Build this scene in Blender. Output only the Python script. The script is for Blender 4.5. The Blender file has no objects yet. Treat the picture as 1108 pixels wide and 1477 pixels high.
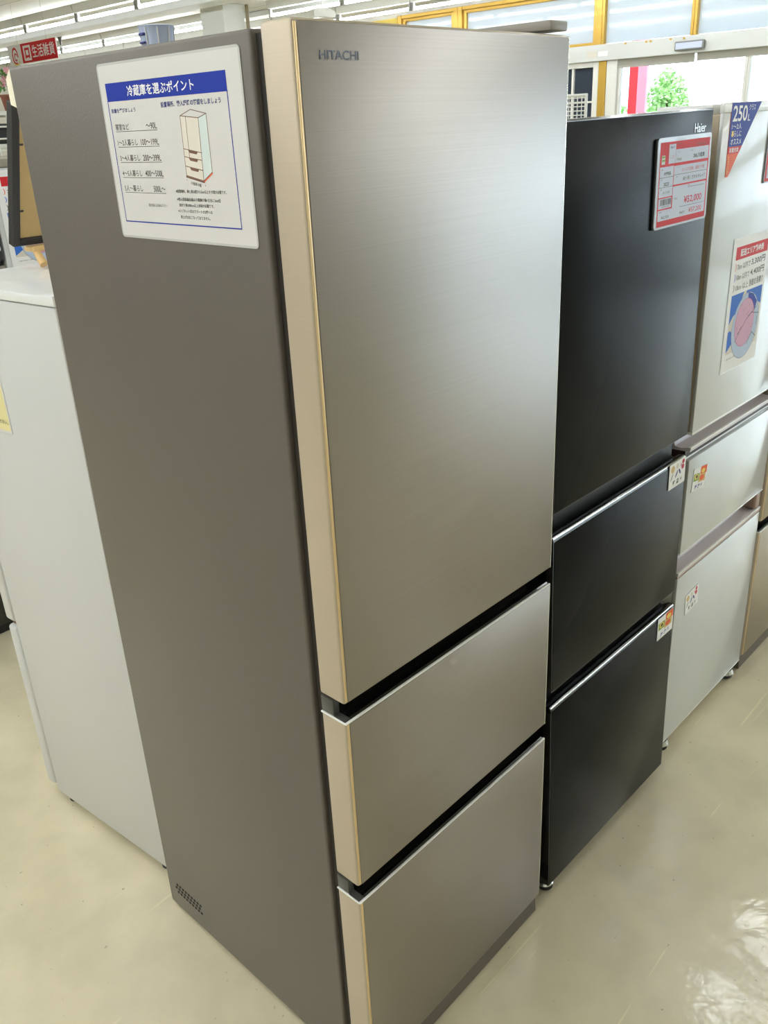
import bpy, bmesh, math, random
from mathutils import Matrix, Vector, Euler

random.seed(7)
S = bpy.context.scene
C = S.collection

# ------------------------------------------------------------------ camera
cam_d = bpy.data.cameras.new('camera')
cam = bpy.data.objects.new('camera', cam_d)
C.objects.link(cam)
YAW, PITCH, ROLL = 0.8079, 0.4116, -0.0455
f_ = Vector((math.sin(YAW) * math.cos(PITCH), math.cos(YAW) * math.cos(PITCH), -math.sin(PITCH)))
r_ = Vector((math.cos(YAW), -math.sin(YAW), 0))
u_ = r_.cross(f_)
r2 = r_ * math.cos(ROLL) + u_ * math.sin(ROLL)
u2 = -r_ * math.sin(ROLL) + u_ * math.cos(ROLL)
m = Matrix((r2, u2, -f_)).transposed().to_4x4()
m.translation = Vector((-0.6873, -0.7737, 1.6645))
cam.matrix_world = m
cam_d.sensor_fit = 'VERTICAL'
cam_d.sensor_height = 36.0
cam_d.lens = 1242.803 / 1477 * 36
cam_d.shift_x = -12.6072 / 1477
cam_d.shift_y = -18.2504 / 1477
cam_d.clip_start = 0.01
cam_d.clip_end = 200
S.camera = cam

# ------------------------------------------------------------------ light level
S.view_settings.view_transform = 'Standard'
S.view_settings.look = 'None'
S.view_settings.gamma = 1
S.view_settings.use_curve_mapping = False
S.view_settings.exposure = 0.0
TUBE = 27.0          # radiance of the fluorescent tubes
SKY = 5.6            # bright overcast sky
W = bpy.data.worlds.new('overcast_sky')
S.world = W
W.use_nodes = True
W.node_tree.nodes['Background'].inputs[0].default_value = (0.78, 0.89, 1.0, 1)
W.node_tree.nodes['Background'].inputs[1].default_value = SKY
try:
    S.cycles.use_denoising = True
    S.cycles.denoiser = 'OPENIMAGEDENOISE'
    S.cycles.denoising_input_passes = 'RGB_ALBEDO_NORMAL'
    S.cycles.max_bounces = 8
    S.cycles.diffuse_bounces = 5
    S.cycles.sample_clamp_indirect = 8
    S.cycles.caustics_reflective = False
    S.cycles.caustics_refractive = False
except Exception:
    pass


# ------------------------------------------------------------------ materials
def lin(c):
    return tuple(((x / 255) / 12.92 if x / 255 <= 0.04045 else ((x / 255 + 0.055) / 1.055) ** 2.4) for x in c)


def mat(name, rgb, rough=0.5, metal=0.0, emit=0.0, coat=0.0, spec=None, bump=None, vary=None, rvary=None, coat_rough=0.05):
    """rgb in sRGB bytes; bump=(scale xyz, strength, distance); vary=(scale xyz, amount); rvary=(scale xyz, amount)."""
    M = bpy.data.materials.new(name)
    M.use_nodes = True
    nt = M.node_tree
    b = nt.nodes['Principled BSDF']
    col = lin(rgb) + (1,)
    b.inputs['Base Color'].default_value = col
    b.inputs['Roughness'].default_value = rough
    b.inputs['Metallic'].default_value = metal
    b.inputs['Coat Weight'].default_value = coat
    b.inputs['Coat Roughness'].default_value = coat_rough
    if spec is not None:
        b.inputs['Specular IOR Level'].default_value = spec
    if emit:
        b.inputs['Emission Color'].default_value = col
        b.inputs['Emission Strength'].default_value = emit
    tc = None

    def noise(scale, detail=4):
        nonlocal tc
        if tc is None:
            tc = nt.nodes.new('ShaderNodeTexCoord')
        mp = nt.nodes.new('ShaderNodeMapping')
        mp.inputs['Scale'].default_value = scale
        nt.links.new(tc.outputs['Object'], mp.inputs['Vector'])
        n = nt.nodes.new('ShaderNodeTexNoise')
        n.inputs['Scale'].default_value = 1.0
        n.inputs['Detail'].default_value = detail
        nt.links.new(mp.outputs[0], n.inputs['Vector'])
        return n
    if bump:
        n = noise(bump[0])
        bp = nt.nodes.new('ShaderNodeBump')
        bp.inputs['Strength'].default_value = bump[1]
        bp.inputs['Distance'].default_value = bump[2]
        nt.links.new(n.outputs[0], bp.inputs['Height'])
        nt.links.new(bp.outputs[0], b.inputs['Normal'])
        if coat:
            nt.links.new(bp.outputs[0], b.inputs['Coat Normal'])
    if vary:
        n = noise(vary[0])
        mr = nt.nodes.new('ShaderNodeMapRange')
        mr.inputs[1].default_value = 0.25
        mr.inputs[2].default_value = 0.75
        mr.inputs[3].default_value = 1 - vary[1]
        mr.inputs[4].default_value = 1 + vary[1]
        nt.links.new(n.outputs[0], mr.inputs[0])
        mx = nt.nodes.new('ShaderNodeVectorMath')
        mx.operation = 'SCALE'
        mx.inputs[0].default_value = col[:3]
        nt.links.new(mr.outputs[0], mx.inputs['Scale'])
        nt.links.new(mx.outputs[0], b.inputs['Base Color'])
    if rvary:
        n = noise(rvary[0])
        mr = nt.nodes.new('ShaderNodeMapRange')
        mr.inputs[1].default_value = 0.3
        mr.inputs[2].default_value = 0.7
        mr.inputs[3].default_value = max(0.02, rough - rvary[1])
        mr.inputs[4].default_value = rough + rvary[1]
        nt.links.new(n.outputs[0], mr.inputs[0])
        nt.links.new(mr.outputs[0], b.inputs['Roughness'])
    return M


M = {}
# refrigerators
M['steel'] = mat('brushed_steel', (154, 149, 144), 0.36, 1.0, bump=((1.2, 1.2, 520), 0.06, 0.002), vary=((2.0, 2.0, 620), 0.05))
M['steel_plain'] = mat('satin_champagne_steel', (166, 156, 140), 0.36, 1.0, vary=((3, 3, 400), 0.02))
M['champagne'] = mat('champagne_door_edge', (184, 171, 152), 0.38, 0.25, bump=((3, 3, 380), 0.06, 0.001), vary=((2, 2, 420), 0.03))
M['gold'] = mat('gold_corner_glint', (224, 198, 152), 0.3, 0.5)
M['cabinet_grey'] = mat('grey_embossed_steel_sheet', (95, 89, 83), 0.42, 0.0, bump=((300, 300, 300), 0.45, 0.0007), vary=((3, 3, 2), 0.03))
M['dark_seal'] = mat('dark_brown_seal', (38, 34, 31), 0.5)
M['black_gloss'] = mat('black_gloss_plastic', (16, 16, 17), 0.12, coat=0.5)
M['charcoal'] = mat('charcoal_plastic', (70, 70, 67), 0.35)
M['glint_metal'] = mat('metal_edge_glint', (240, 238, 232), 0.18, 0.85)
M['kick'] = mat('brown_grey_kick_plate', (92, 84, 74), 0.5)
M['hole'] = mat('dark_vent_hole', (12, 12, 12), 0.8)
M['hinge'] = mat('grey_brown_hinge_cover', (140, 134, 124), 0.4)
M['logo'] = mat('dark_chrome_logo', (70, 72, 80), 0.25, 0.6)
M['logo_light'] = mat('silver_logo', (225, 228, 232), 0.3, 0.3)
M['black_door'] = mat('black_satin_glass', (21, 22, 23), 0.22, spec=0.075, vary=((6, 6, 3), 0.05), bump=((3, 3, 2.2), 0.03, 0.02))
M['black_body'] = mat('black_painted_body', (18, 18, 19), 0.45)
M['white_door'] = mat('white_glass_door', (206, 210, 212), 0.16, coat=0.4, bump=((3, 3, 4), 0.02, 0.02))
M['white_body'] = mat('white_painted_steel', (199, 200, 201), 0.38, bump=((500, 500, 500), 0.06, 0.0005))
M['white_top'] = mat('white_gloss_top', (228, 231, 234), 0.18, coat=0.3, bump=((5, 5, 2), 0.25, 0.01))
M['white_edge'] = mat('white_gloss_edge', (240, 241, 240), 0.2, coat=0.3)
M['tan_edge'] = mat('tan_door_side', (184, 170, 148), 0.45)
M['lilac'] = mat('lilac_grey_handle', (214, 208, 216), 0.25, coat=0.2)
M['maroon'] = mat('maroon_slot_shade', (46, 26, 28), 0.4)
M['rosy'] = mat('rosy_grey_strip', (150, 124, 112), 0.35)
M['cream'] = mat('cream_board', (232, 226, 206), 0.6)
M['rubber'] = mat('black_rubber', (18, 18, 18), 0.6)
M['chrome'] = mat('zinc_plated_metal', (205, 205, 200), 0.2, 1.0)
# paper and print
M['paper'] = mat('laminated_white_paper', (214, 213, 213), 0.4, coat=0.7, bump=((9, 9, 9), 0.35, 0.006), coat_rough=0.06)
M['film'] = mat('clear_film_margin', (200, 200, 200), 0.22, coat=0.8, bump=((12, 12, 12), 0.4, 0.006))
M['sleeve'] = mat('smoky_plastic_sleeve', (150, 150, 156), 0.2, coat=0.6, bump=((14, 14, 14), 0.3, 0.006))
M['p_blue'] = mat('print_blue', (28, 52, 156), 0.5, spec=0.2)
M['p_sky'] = mat('print_sky_blue', (58, 112, 205), 0.5, spec=0.2)
M['p_navy'] = mat('print_navy', (44, 52, 120), 0.5)
M['p_black'] = mat('print_black', (40, 38, 38), 0.5)
M['p_grey'] = mat('print_grey', (96, 92, 92), 0.5)
M['p_white'] = mat('print_white', (240, 240, 242), 0.5)
M['p_lav'] = mat('print_pale_blue', (206, 214, 236), 0.5, spec=0.2)
M['p_red'] = mat('print_red', (205, 44, 52), 0.5, spec=0.2)
M['p_crim'] = mat('print_crimson', (190, 30, 70), 0.5)
M['p_orange'] = mat('print_orange', (232, 104, 66), 0.5, spec=0.2)
M['p_yellow'] = mat('print_yellow', (236, 210, 96), 0.5)
M['p_green'] = mat('print_green', (126, 160, 70), 0.5)
M['p_dgreen'] = mat('print_dark_green', (38, 66, 48), 0.5)
M['p_brown'] = mat('print_brown', (120, 86, 70), 0.5)
M['p_pink'] = mat('print_pink', (206, 158, 188), 0.5)
M['p_cream'] = mat('print_cream', (218, 212, 202), 0.5)
M['p_bluegrey'] = mat('print_blue_grey', (180, 196, 222), 0.5)
M['p_pale'] = mat('print_pale_yellow', (222, 212, 158), 0.5)
M['p_teal'] = mat('print_pale_teal', (206, 218, 218), 0.5)
M['p_tan'] = mat('print_tan', (206, 178, 122), 0.5)
# things behind
M['tan_board'] = mat('tan_fibreboard', (186, 158, 108), 0.7, vary=((60, 60, 60), 0.04))
M['black_frame'] = mat('black_picture_frame', (40, 38, 38), 0.45)
M['wood'] = mat('pale_wood', (214, 178, 122), 0.5, vary=((40, 40, 8), 0.08))
M['cup'] = mat('pale_blue_plastic', (200, 212, 238), 0.3, coat=0.2)
M['white_wire'] = mat('white_coated_wire', (232, 234, 232), 0.35)
M['dark_goods'] = mat('dark_goods', (46, 48, 52), 0.5, vary=((9, 9, 9), 0.4))
M['leaf'] = mat('green_leaves', (86, 140, 66), 0.6, vary=((8, 8, 8), 0.3))
M['tree_leaf'] = mat('tree_leaves', (156, 196, 124), 0.6, vary=((3, 3, 3), 0.3))  # paler than real leaves: outdoor glare is put into the colour
M['bark'] = mat('bark', (92, 76, 62), 0.8)
M['flower_y'] = mat('yellow_petals', (240, 205, 50), 0.6)
M['flower_p'] = mat('pink_petals', (236, 176, 190), 0.6)
M['terracotta'] = mat('brown_flower_pot', (118, 70, 50), 0.6)
M['brass'] = mat('gold_anodised_frame', (208, 168, 76), 0.35, 0.4)
M['alu'] = mat('pale_grey_aluminium', (214, 216, 214), 0.4, 0.2, vary=((1, 1, 6), 0.02))
M['white_frame'] = mat('white_door_frame', (236, 236, 232), 0.4)
M['grey_frame'] = mat('grey_plastic', (128, 130, 130), 0.4)
M['red_post'] = mat('red_painted_panel', (214, 40, 48), 0.5)
M['pink_post'] = mat('pale_pink_panel', (222, 142, 160), 0.5)
M['fixture'] = mat('white_enamel_fixture', (214, 214, 208), 0.4)
M['fixture_grey'] = mat('grey_lamp_holder', (150, 150, 146), 0.5)
M['wall'] = mat('painted_wall', (218, 216, 208), 0.7, vary=((1, 1, 1), 0.02))
M['pillar'] = mat('white_painted_pillar', (224, 227, 224), 0.6)
M['pipe'] = mat('tan_pipe', (150, 138, 112), 0.5)
M['asphalt'] = mat('pale_paving', (176, 174, 168), 0.8, vary=((2, 2, 2), 0.06))
M['valance'] = mat('grey_roller_shade', (176, 174, 166), 0.7, vary=((4, 4, 1), 0.04))
M['dark_pane'] = mat('dark_window_pane', (58, 66, 80), 0.05, coat=0.5)


def emitter(name, rgb, strength):
    mm = bpy.data.materials.new(name)
    mm.use_nodes = True
    nt = mm.node_tree
    nt.nodes.clear()
    e = nt.nodes.new('ShaderNodeEmission')
    e.inputs[0].default_value = rgb + (1,)
    e.inputs[1].default_value = strength
    o = nt.nodes.new('ShaderNodeOutputMaterial')
    nt.links.new(e.outputs[0], o.inputs[0])
    return mm


M['tube'] = emitter('lit_fluorescent_tube', (0.93, 0.975, 1.0), TUBE)


def clear_glass():
    mm = bpy.data.materials.new('clear_door_glass')
    mm.use_nodes = True
    nt = mm.node_tree
    nt.nodes.clear()
    t = nt.nodes.new('ShaderNodeBsdfTransparent')
    t.inputs[0].default_value = (0.93, 0.96, 0.96, 1)
    g = nt.nodes.new('ShaderNodeBsdfGlossy')
    g.inputs['Roughness'].default_value = 0.02
    fr = nt.nodes.new('ShaderNodeFresnel')
    fr.inputs[0].default_value = 1.35
    mx = nt.nodes.new('ShaderNodeMixShader')
    o = nt.nodes.new('ShaderNodeOutputMaterial')
    nt.links.new(fr.outputs[0], mx.inputs[0])
    nt.links.new(t.outputs[0], mx.inputs[1])
    nt.links.new(g.outputs[0], mx.inputs[2])
    nt.links.new(mx.outputs[0], o.inputs[0])
    return mm


def frosted():
    mm = bpy.data.materials.new('frosted_window_pane')
    mm.use_nodes = True
    nt = mm.node_tree
    b = nt.nodes['Principled BSDF']
    b.inputs['Base Color'].default_value = lin((214, 220, 224)) + (1,)
    b.inputs['Roughness'].default_value = 0.06
    tr = nt.nodes.new('ShaderNodeBsdfTranslucent')
    tr.inputs[0].default_value = lin((214, 222, 228)) + (1,)
    mx = nt.nodes.new('ShaderNodeMixShader')
    mx.inputs[0].default_value = 0.34
    nt.links.new(b.outputs[0], mx.inputs[1])
    nt.links.new(tr.outputs[0], mx.inputs[2])
    nt.links.new(mx.outputs[0], nt.nodes['Material Output'].inputs[0])
    return mm


M['glass'] = clear_glass()
M['frosted'] = frosted()


def floor_mat():
    mm = bpy.data.materials.new('waxed_beige_floor')
    mm.use_nodes = True
    nt = mm.node_tree
    L = nt.links.new
    b = nt.nodes['Principled BSDF']
    tc = nt.nodes.new('ShaderNodeTexCoord')

    def noise(scale, detail=5, dist=0.0, vec=None, stretch=None):
        n = nt.nodes.new('ShaderNodeTexNoise')
        n.inputs['Scale'].default_value = scale
        n.inputs['Detail'].default_value = detail
        n.inputs['Distortion'].default_value = dist
        if stretch:
            mp = nt.nodes.new('ShaderNodeMapping')
            mp.inputs['Scale'].default_value = stretch[0]
            mp.inputs['Rotation'].default_value = (0, 0, stretch[1])
            L(tc.outputs['Object'], mp.inputs['Vector'])
            L(mp.outputs[0], n.inputs['Vector'])
        else:
            L(tc.outputs['Object'], n.inputs['Vector'])
        return n

    def ramp(src, a, b_, c0, c1):
        r = nt.nodes.new('ShaderNodeValToRGB')
        r.color_ramp.elements[0].position = a
        r.color_ramp.elements[1].position = b_
        r.color_ramp.elements[0].color = c0 + (1,)
        r.color_ramp.elements[1].color = c1 + (1,)
        L(src, r.inputs[0])
        return r

    def mul(a, b_):
        x = nt.nodes.new('ShaderNodeMix')
        x.data_type = 'RGBA'
        x.blend_type = 'MULTIPLY'
        x.inputs[0].default_value = 1
        L(a, x.inputs[6])
        L(b_, x.inputs[7])
        return x.outputs[2]
    big = ramp(noise(1.2, 8, 0.1).outputs[0], 0.3, 0.72, lin((214, 203, 174)), lin((234, 223, 193)))
    mid = ramp(noise(6, 8, 0.3).outputs[0], 0.3, 0.62, (0.86, 0.865, 0.85), (1, 1, 1))
    sp = ramp(noise(70, 2).outputs[0], 0.24, 0.28, (0.62, 0.6, 0.56), (1, 1, 1))
    scr = ramp(noise(3.2, 2, 0.8, stretch=((0.7, 16, 1), 0.9)).outputs[0], 0.70, 0.735, (1, 1, 1), (1.16, 1.15, 1.12))
    c = mul(mul(mul(big.outputs[0], mid.outputs[0]), sp.outputs[0]), scr.outputs[0])
    L(c, b.inputs['Base Color'])
    b.inputs['Roughness'].default_value = 0.34
    b.inputs['Coat Weight'].default_value = 1.0
    b.inputs['Coat IOR'].default_value = 1.6
    rr = nt.nodes.new('ShaderNodeMapRange')
    rr.inputs[1].default_value = 0.35
    rr.inputs[2].default_value = 0.65
    rr.inputs[3].default_value = 0.04
    rr.inputs[4].default_value = 0.13
    L(noise(4, 8, 0.3).outputs[0], rr.inputs[0])
    L(rr.outputs[0], b.inputs['Coat Roughness'])
    bp = nt.nodes.new('ShaderNodeBump')
    bp.inputs['Strength'].default_value = 0.26
    bp.inputs['Distance'].default_value = 0.012
    L(noise(8, 5, 0.3).outputs[0], bp.inputs['Height'])
    L(bp.outputs[0], b.inputs['Coat Normal'])
    return mm


def ceiling_mat():
    mm = bpy.data.materials.new('pale_ceiling_board')
    mm.use_nodes = True
    nt = mm.node_tree
    b = nt.nodes['Principled BSDF']
    b.inputs['Roughness'].default_value = 0.55
    tc = nt.nodes.new('ShaderNodeTexCoord')
    br = nt.nodes.new('ShaderNodeTexBrick')
    br.inputs['Scale'].default_value = 1.0
    br.inputs['Brick Width'].default_value = 1.8
    br.inputs['Row Height'].default_value = 0.9
    br.inputs['Mortar Size'].default_value = 0.006
    br.inputs['Color1'].default_value = lin((214, 213, 205)) + (1,)
    br.inputs['Color2'].default_value = lin((206, 206, 198)) + (1,)
    br.inputs['Mortar'].default_value = lin((120, 118, 112)) + (1,)
    mp = nt.nodes.new('ShaderNodeMapping')
    mp.inputs['Rotation'].default_value = (0, 0, math.pi / 2)
    nt.links.new(tc.outputs['Object'], mp.inputs['Vector'])
    nt.links.new(mp.outputs[0], br.inputs['Vector'])
    nt.links.new(br.outputs[0], b.inputs['Base Color'])
    return mm


M['floor'] = floor_mat()
M['ceiling'] = ceiling_mat()


# ------------------------------------------------------------------ mesh helpers
def new():
    return bmesh.new()


def merge(bm, t, mi=0):
    for f in t.faces:
        f.material_index = mi
    me = bpy.data.meshes.new('tmp')
    t.to_mesh(me)
    t.free()
    bm.from_mesh(me)
    bpy.data.meshes.remove(me)


def box(bm, x0, x1, y0, y1, z0, z1, r=0.0, seg=2, mi=0):
    t = bmesh.new()
    bmesh.ops.create_cube(t, size=1)
    for v in t.verts:
        v.co = Vector(((x0 + x1) / 2 + v.co.x * (x1 - x0), (y0 + y1) / 2 + v.co.y * (y1 - y0), (z0 + z1) / 2 + v.co.z * (z1 - z0)))
    if r:
        bmesh.ops.bevel(t, geom=t.edges[:], offset=r, segments=seg, affect='EDGES', profile=0.5)
    merge(bm, t, mi)
    return bm


def prism(bm, pts, axis, a, b, mi=0, r=0.0):
    """Extrude a polygon of 2D points along axis ('x': pts are (y,z); 'y': (x,z); 'z': (x,y)) from a to b."""
    t = bmesh.new()

    def P(p, k):
        return {'x': (k, p[0], p[1]), 'y': (p[0], k, p[1]), 'z': (p[0], p[1], k)}[axis]
    va = [t.verts.new(P(p, a)) for p in pts]
    vb = [t.verts.new(P(p, b)) for p in pts]
    t.faces.new(va)
    t.faces.new(vb[::-1])
    n = len(pts)
    for i in range(n):
        t.faces.new((va[i], vb[i], vb[(i + 1) % n], va[(i + 1) % n]))
    bmesh.ops.recalc_face_normals(t, faces=t.faces[:])
    if r:
        bmesh.ops.bevel(t, geom=t.edges[:], offset=r, segments=2, affect='EDGES', profile=0.5)
    merge(bm, t, mi)
    return bm


def cyl(bm, p0, p1, r0, r1=None, n=16, mi=0, caps=True):
    r1 = r0 if r1 is None else r1
    p0, p1 = Vector(p0), Vector(p1)
    d = p1 - p0
    t = bmesh.new()
    bmesh.ops.create_cone(t, cap_ends=caps, segments=n, radius1=r0, radius2=r1, depth=d.length)
    q = Vector((0, 0, 1)).rotation_difference(d.normalized()).to_matrix().to_4x4()
    q.translation = (p0 + p1) / 2
    bmesh.ops.transform(t, matrix=q, verts=t.verts[:])
    merge(bm, t, mi)
    return bm


def lathe(bm, prof, c=(0, 0, 0), n=24, mi=0):
    t = bmesh.new()
    rings = []
    for (r, z) in prof:
        rings.append([t.verts.new((c[0] + r * math.cos(2 * math.pi * k / n), c[1] + r * math.sin(2 * math.pi * k / n), c[2] + z)) for k in range(n)])
    for a, b in zip(rings, rings[1:]):
        for k in range(n):
            t.faces.new((a[k], a[(k + 1) % n], b[(k + 1) % n], b[k]))
    t.faces.new(rings[0][::-1])
    t.faces.new(rings[-1])
    bmesh.ops.recalc_face_normals(t, faces=t.faces[:])
    merge(bm, t, mi)
    return bm


def obj(name, bm, mats, parent=None, smooth=False):
    me = bpy.data.meshes.new(name)
    bm.to_mesh(me)
    bm.free()
    if not isinstance(mats, (list, tuple)):
        mats = [mats]
    for x in mats:
        me.materials.append(M[x] if isinstance(x, str) else x)
    o = bpy.data.objects.new(name, me)
    C.objects.link(o)
    if parent is not None:
        o.parent = parent
    if smooth:
        for p in me.polygons:
            p.use_smooth = True
        try:
            me.set_sharp_from_angle(angle=math.radians(35))
        except Exception:
            pass
    return o


def tag(o, label=None, cat=None, group=None, kind=None):
    if label:
        o['label'] = label
    if cat:
        o['category'] = cat
    if group:
        o['group'] = group
    if kind:
        o['kind'] = kind
    return o


def thing(name, label, cat, loc=(0, 0, 0), rot=(0, 0, 0), group=None):
    o = bpy.data.objects.new(name, None)
    o.empty_display_size = 0.1
    C.objects.link(o)
    o.location = loc
    o.rotation_euler = rot
    return tag(o, label, cat, group)


def struct(name, bm, mats, parent=None, smooth=False):
    o = obj(name, bm, mats, parent, smooth)
    if parent is None:
        o['kind'] = 'structure'
    return o


def copy_tree(o, parent=None):
    c = o.copy()
    C.objects.link(c)
    if parent is not None:
        c.parent = parent
    for ch in list(o.children):
        copy_tree(ch, c)
    return c


# ------------------------------------------------------------------ printed sheets
class Sheet:
    """Collects flat printed shapes in sheet coordinates (u right, v up, metres) on named child meshes."""

    def __init__(self):
        self.parts = {}

    def part(self, name):
        if name not in self.parts:
            self.parts[name] = (bmesh.new(), [])
        return self.parts[name]

    def mi(self, name, m_):
        bm, ms = self.part(name)
        if m_ not in ms:
            ms.append(m_)
        return ms.index(m_)

    def poly(self, name, pts, m_, layer=1):
        bm, _ = self.part(name)
        i = self.mi(name, m_)
        f = bm.faces.new([bm.verts.new((p[0], p[1], layer * 0.00012)) for p in pts])
        f.normal_update()
        if f.normal.z < 0:
            f.normal_flip()
        f.material_index = i

    def rect(self, name, u0, u1, v0, v1, m_, layer=1):
        self.poly(name, [(u0, v0), (u1, v0), (u1, v1), (u0, v1)], m_, layer)

    def line(self, name, a, b, w, m_, layer=2):
        a, b = Vector(a), Vector(b)
        d = (b - a).normalized()
        n = Vector((-d.y, d.x)) * w / 2
        a2, b2 = a - d * w / 2, b + d * w / 2
        self.poly(name, [a2 - n, b2 - n, b2 + n, a2 + n], m_, layer)

    def ellipse(self, name, c, ru, rv, m_, layer=1, n=28, rot=0.0):
        pts = []
        for k in range(n):
            t = 2 * math.pi * k / n
            x, y = ru * math.cos(t), rv * math.sin(t)
            pts.append((c[0] + x * math.cos(rot) - y * math.sin(rot), c[1] + x * math.sin(rot) + y * math.cos(rot)))
        self.poly(name, pts, m_, layer)

    def ring(self, name, c, ru, rv, w, m_, layer=2, n=40, a0=0.0, a1=2 * math.pi):
        for k in range(n):
            t0, t1 = a0 + (a1 - a0) * k / n, a0 + (a1 - a0) * (k + 1) / n
            q = [(c[0] + (ru + s) * math.cos(t), c[1] + (rv + s) * math.sin(t)) for t, s in ((t0, 0), (t1, 0), (t1, w), (t0, w))]
            self.poly(name, q, m_, layer)

    def text(self, name, s, u0, v0, h, m_, width=None, bold=0.0, layer=3, rot=0.0, slant=0.0, align='L'):
        cu = bpy.data.curves.new('tmp_text', 'FONT')
        cu.body = s
        cu.size = 1.0
        cu.resolution_u = 3
        cu.offset = bold
        ob = bpy.data.objects.new('tmp_text', cu)
        C.objects.link(ob)
        dg = bpy.context.evaluated_depsgraph_get()
        me = bpy.data.meshes.new_from_object(ob.evaluated_get(dg))
        bpy.data.objects.remove(ob)
        bpy.data.curves.remove(cu)
        if not me.vertices:
            bpy.data.meshes.remove(me)
            return
        xs = [v.co.x for v in me.vertices]
        ys = [v.co.y for v in me.vertices]
        x0, x1, y0, y1 = min(xs), max(xs), min(ys), max(ys)
        sy = h / max(1e-6, (y1 - y0))
        sx = sy if width is None else width / (x1 - x0)
        off = 0 if align == 'L' else (-(x1 - x0) * sx / 2 if align == 'C' else -(x1 - x0) * sx)
        bm, _ = self.part(name)
        i = self.mi(name, m_)
        vs = []
        for v in me.vertices:
            x = (v.co.x - x0) * sx + off
            y = (v.co.y - y0) * sy
            x += y * slant
            vs.append(bm.verts.new((u0 + x * math.cos(rot) - y * math.sin(rot), v0 + x * math.sin(rot) + y * math.cos(rot), layer * 0.00012)))
        for p in me.polygons:
            try:
                f = bm.faces.new([vs[k] for k in p.vertices])
                f.normal_update()
                if f.normal.z < 0:
                    f.normal_flip()
                f.material_index = i
            except ValueError:
                pass
        bpy.data.meshes.remove(me)

    def build(self, root):
        for name, (bm, ms) in self.parts.items():
            obj(name, bm, ms, root)


def basis(u, n, origin):
    u, n = Vector(u).normalized(), Vector(n).normalized()
    v = n.cross(u)
    mm = Matrix((u, v, n)).transposed().to_4x4()
    mm.translation = Vector(origin)
    return mm


def sheet_thing(name, label, cat, mw, w, h, m_, thick=0.0006, group=None, corner=0.004, paper=None, lift=0.0005):
    """The sheet itself: a thin rounded slab whose printed face is at local z = 0."""
    o = thing(name, label, cat, group=group)
    o.matrix_world = mw @ Matrix.Translation((0, 0, thick + lift))
    bm = new()
    pts = []
    for cx, cy, a in ((w - corner, corner, -90), (w - corner, h - corner, 0), (corner, h - corner, 90), (corner, corner, 180)):
        for k in range(5):
            t = math.radians(a + 90 * k / 4)
            pts.append((cx + corner * math.cos(t), cy + corner * math.sin(t)))
    prism(bm, pts, 'z', -thick, 0.0)
    obj(paper or 'sheet', bm, m_, o)
    return o


# ------------------------------------------------------------------ room shell
XR, ZC = 9.0, 3.05
struct('floor', box(new(), -8, XR + 0.15, -9, 18, -0.1, 0), 'floor')
struct('ceiling', box(new(), -8, XR + 0.15, -9, 18, ZC, ZC + 0.1), 'ceiling')
struct('wall_left', box(new(), -8.15, -8, -9, 18, 0, ZC), 'wall')
struct('wall_back', box(new(), -8, XR, 18, 18.15, 0, ZC), 'wall')
struct('wall_front', box(new(), -8, XR, -9.15, -9, 0, ZC), 'wall')
# right wall: glazed shop front; solid wall beyond the doors
bm = new()
box(bm, XR, XR + 0.15, 6.2, 18, 0, 2.36)
box(bm, XR, XR + 0.15, 8.9, 18, 2.36, ZC)
box(bm, XR, XR + 0.15, 5.40, 6.2, 0, 0.9)
box(bm, XR, XR + 0.15, -9, 8.9, 2.955, ZC)
struct('wall_right', bm, 'wall')
# long aluminium header over the doors with gold screws along it
hd = struct('trim_1', box(new(), XR - 0.10, XR + 0.12, -9, 6.2, 2.205, 2.37, 0.006), 'alu')
hd['label'] = 'pale grey aluminium header above the shop entrance'
bm = new()
for y, z in ((4.55, 2.347), (4.30, 2.343), (4.25, 2.343), (4.02, 2.343), (3.87, 2.338)):
    box(bm, XR - 0.108, XR - 0.099, y - 0.012, y + 0.012, z, z + 0.018, 0.002)
obj('screw_head', bm, 'brass', hd)
bm = new()
box(bm, XR - 0.103, XR - 0.099, 4.90, 5.03, 2.24, 2.31)
obj('notice_label', bm, 'p_cream', hd)
bm = new()
box(bm, XR - 0.103, XR - 0.099, 4.76, 4.885, 2.25, 2.30)
obj('notice_label', bm, 'p_white', hd)
# roller shade strips under the header
struct('trim_2', box(new(), XR - 0.03, XR - 0.015, 3.775, 4.84, 2.12, 2.205), 'valance')
struct('trim_3', box(new(), XR - 0.03, XR - 0.015, -8.8, 3.745, 2.13, 2.205), 'valance')
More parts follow.
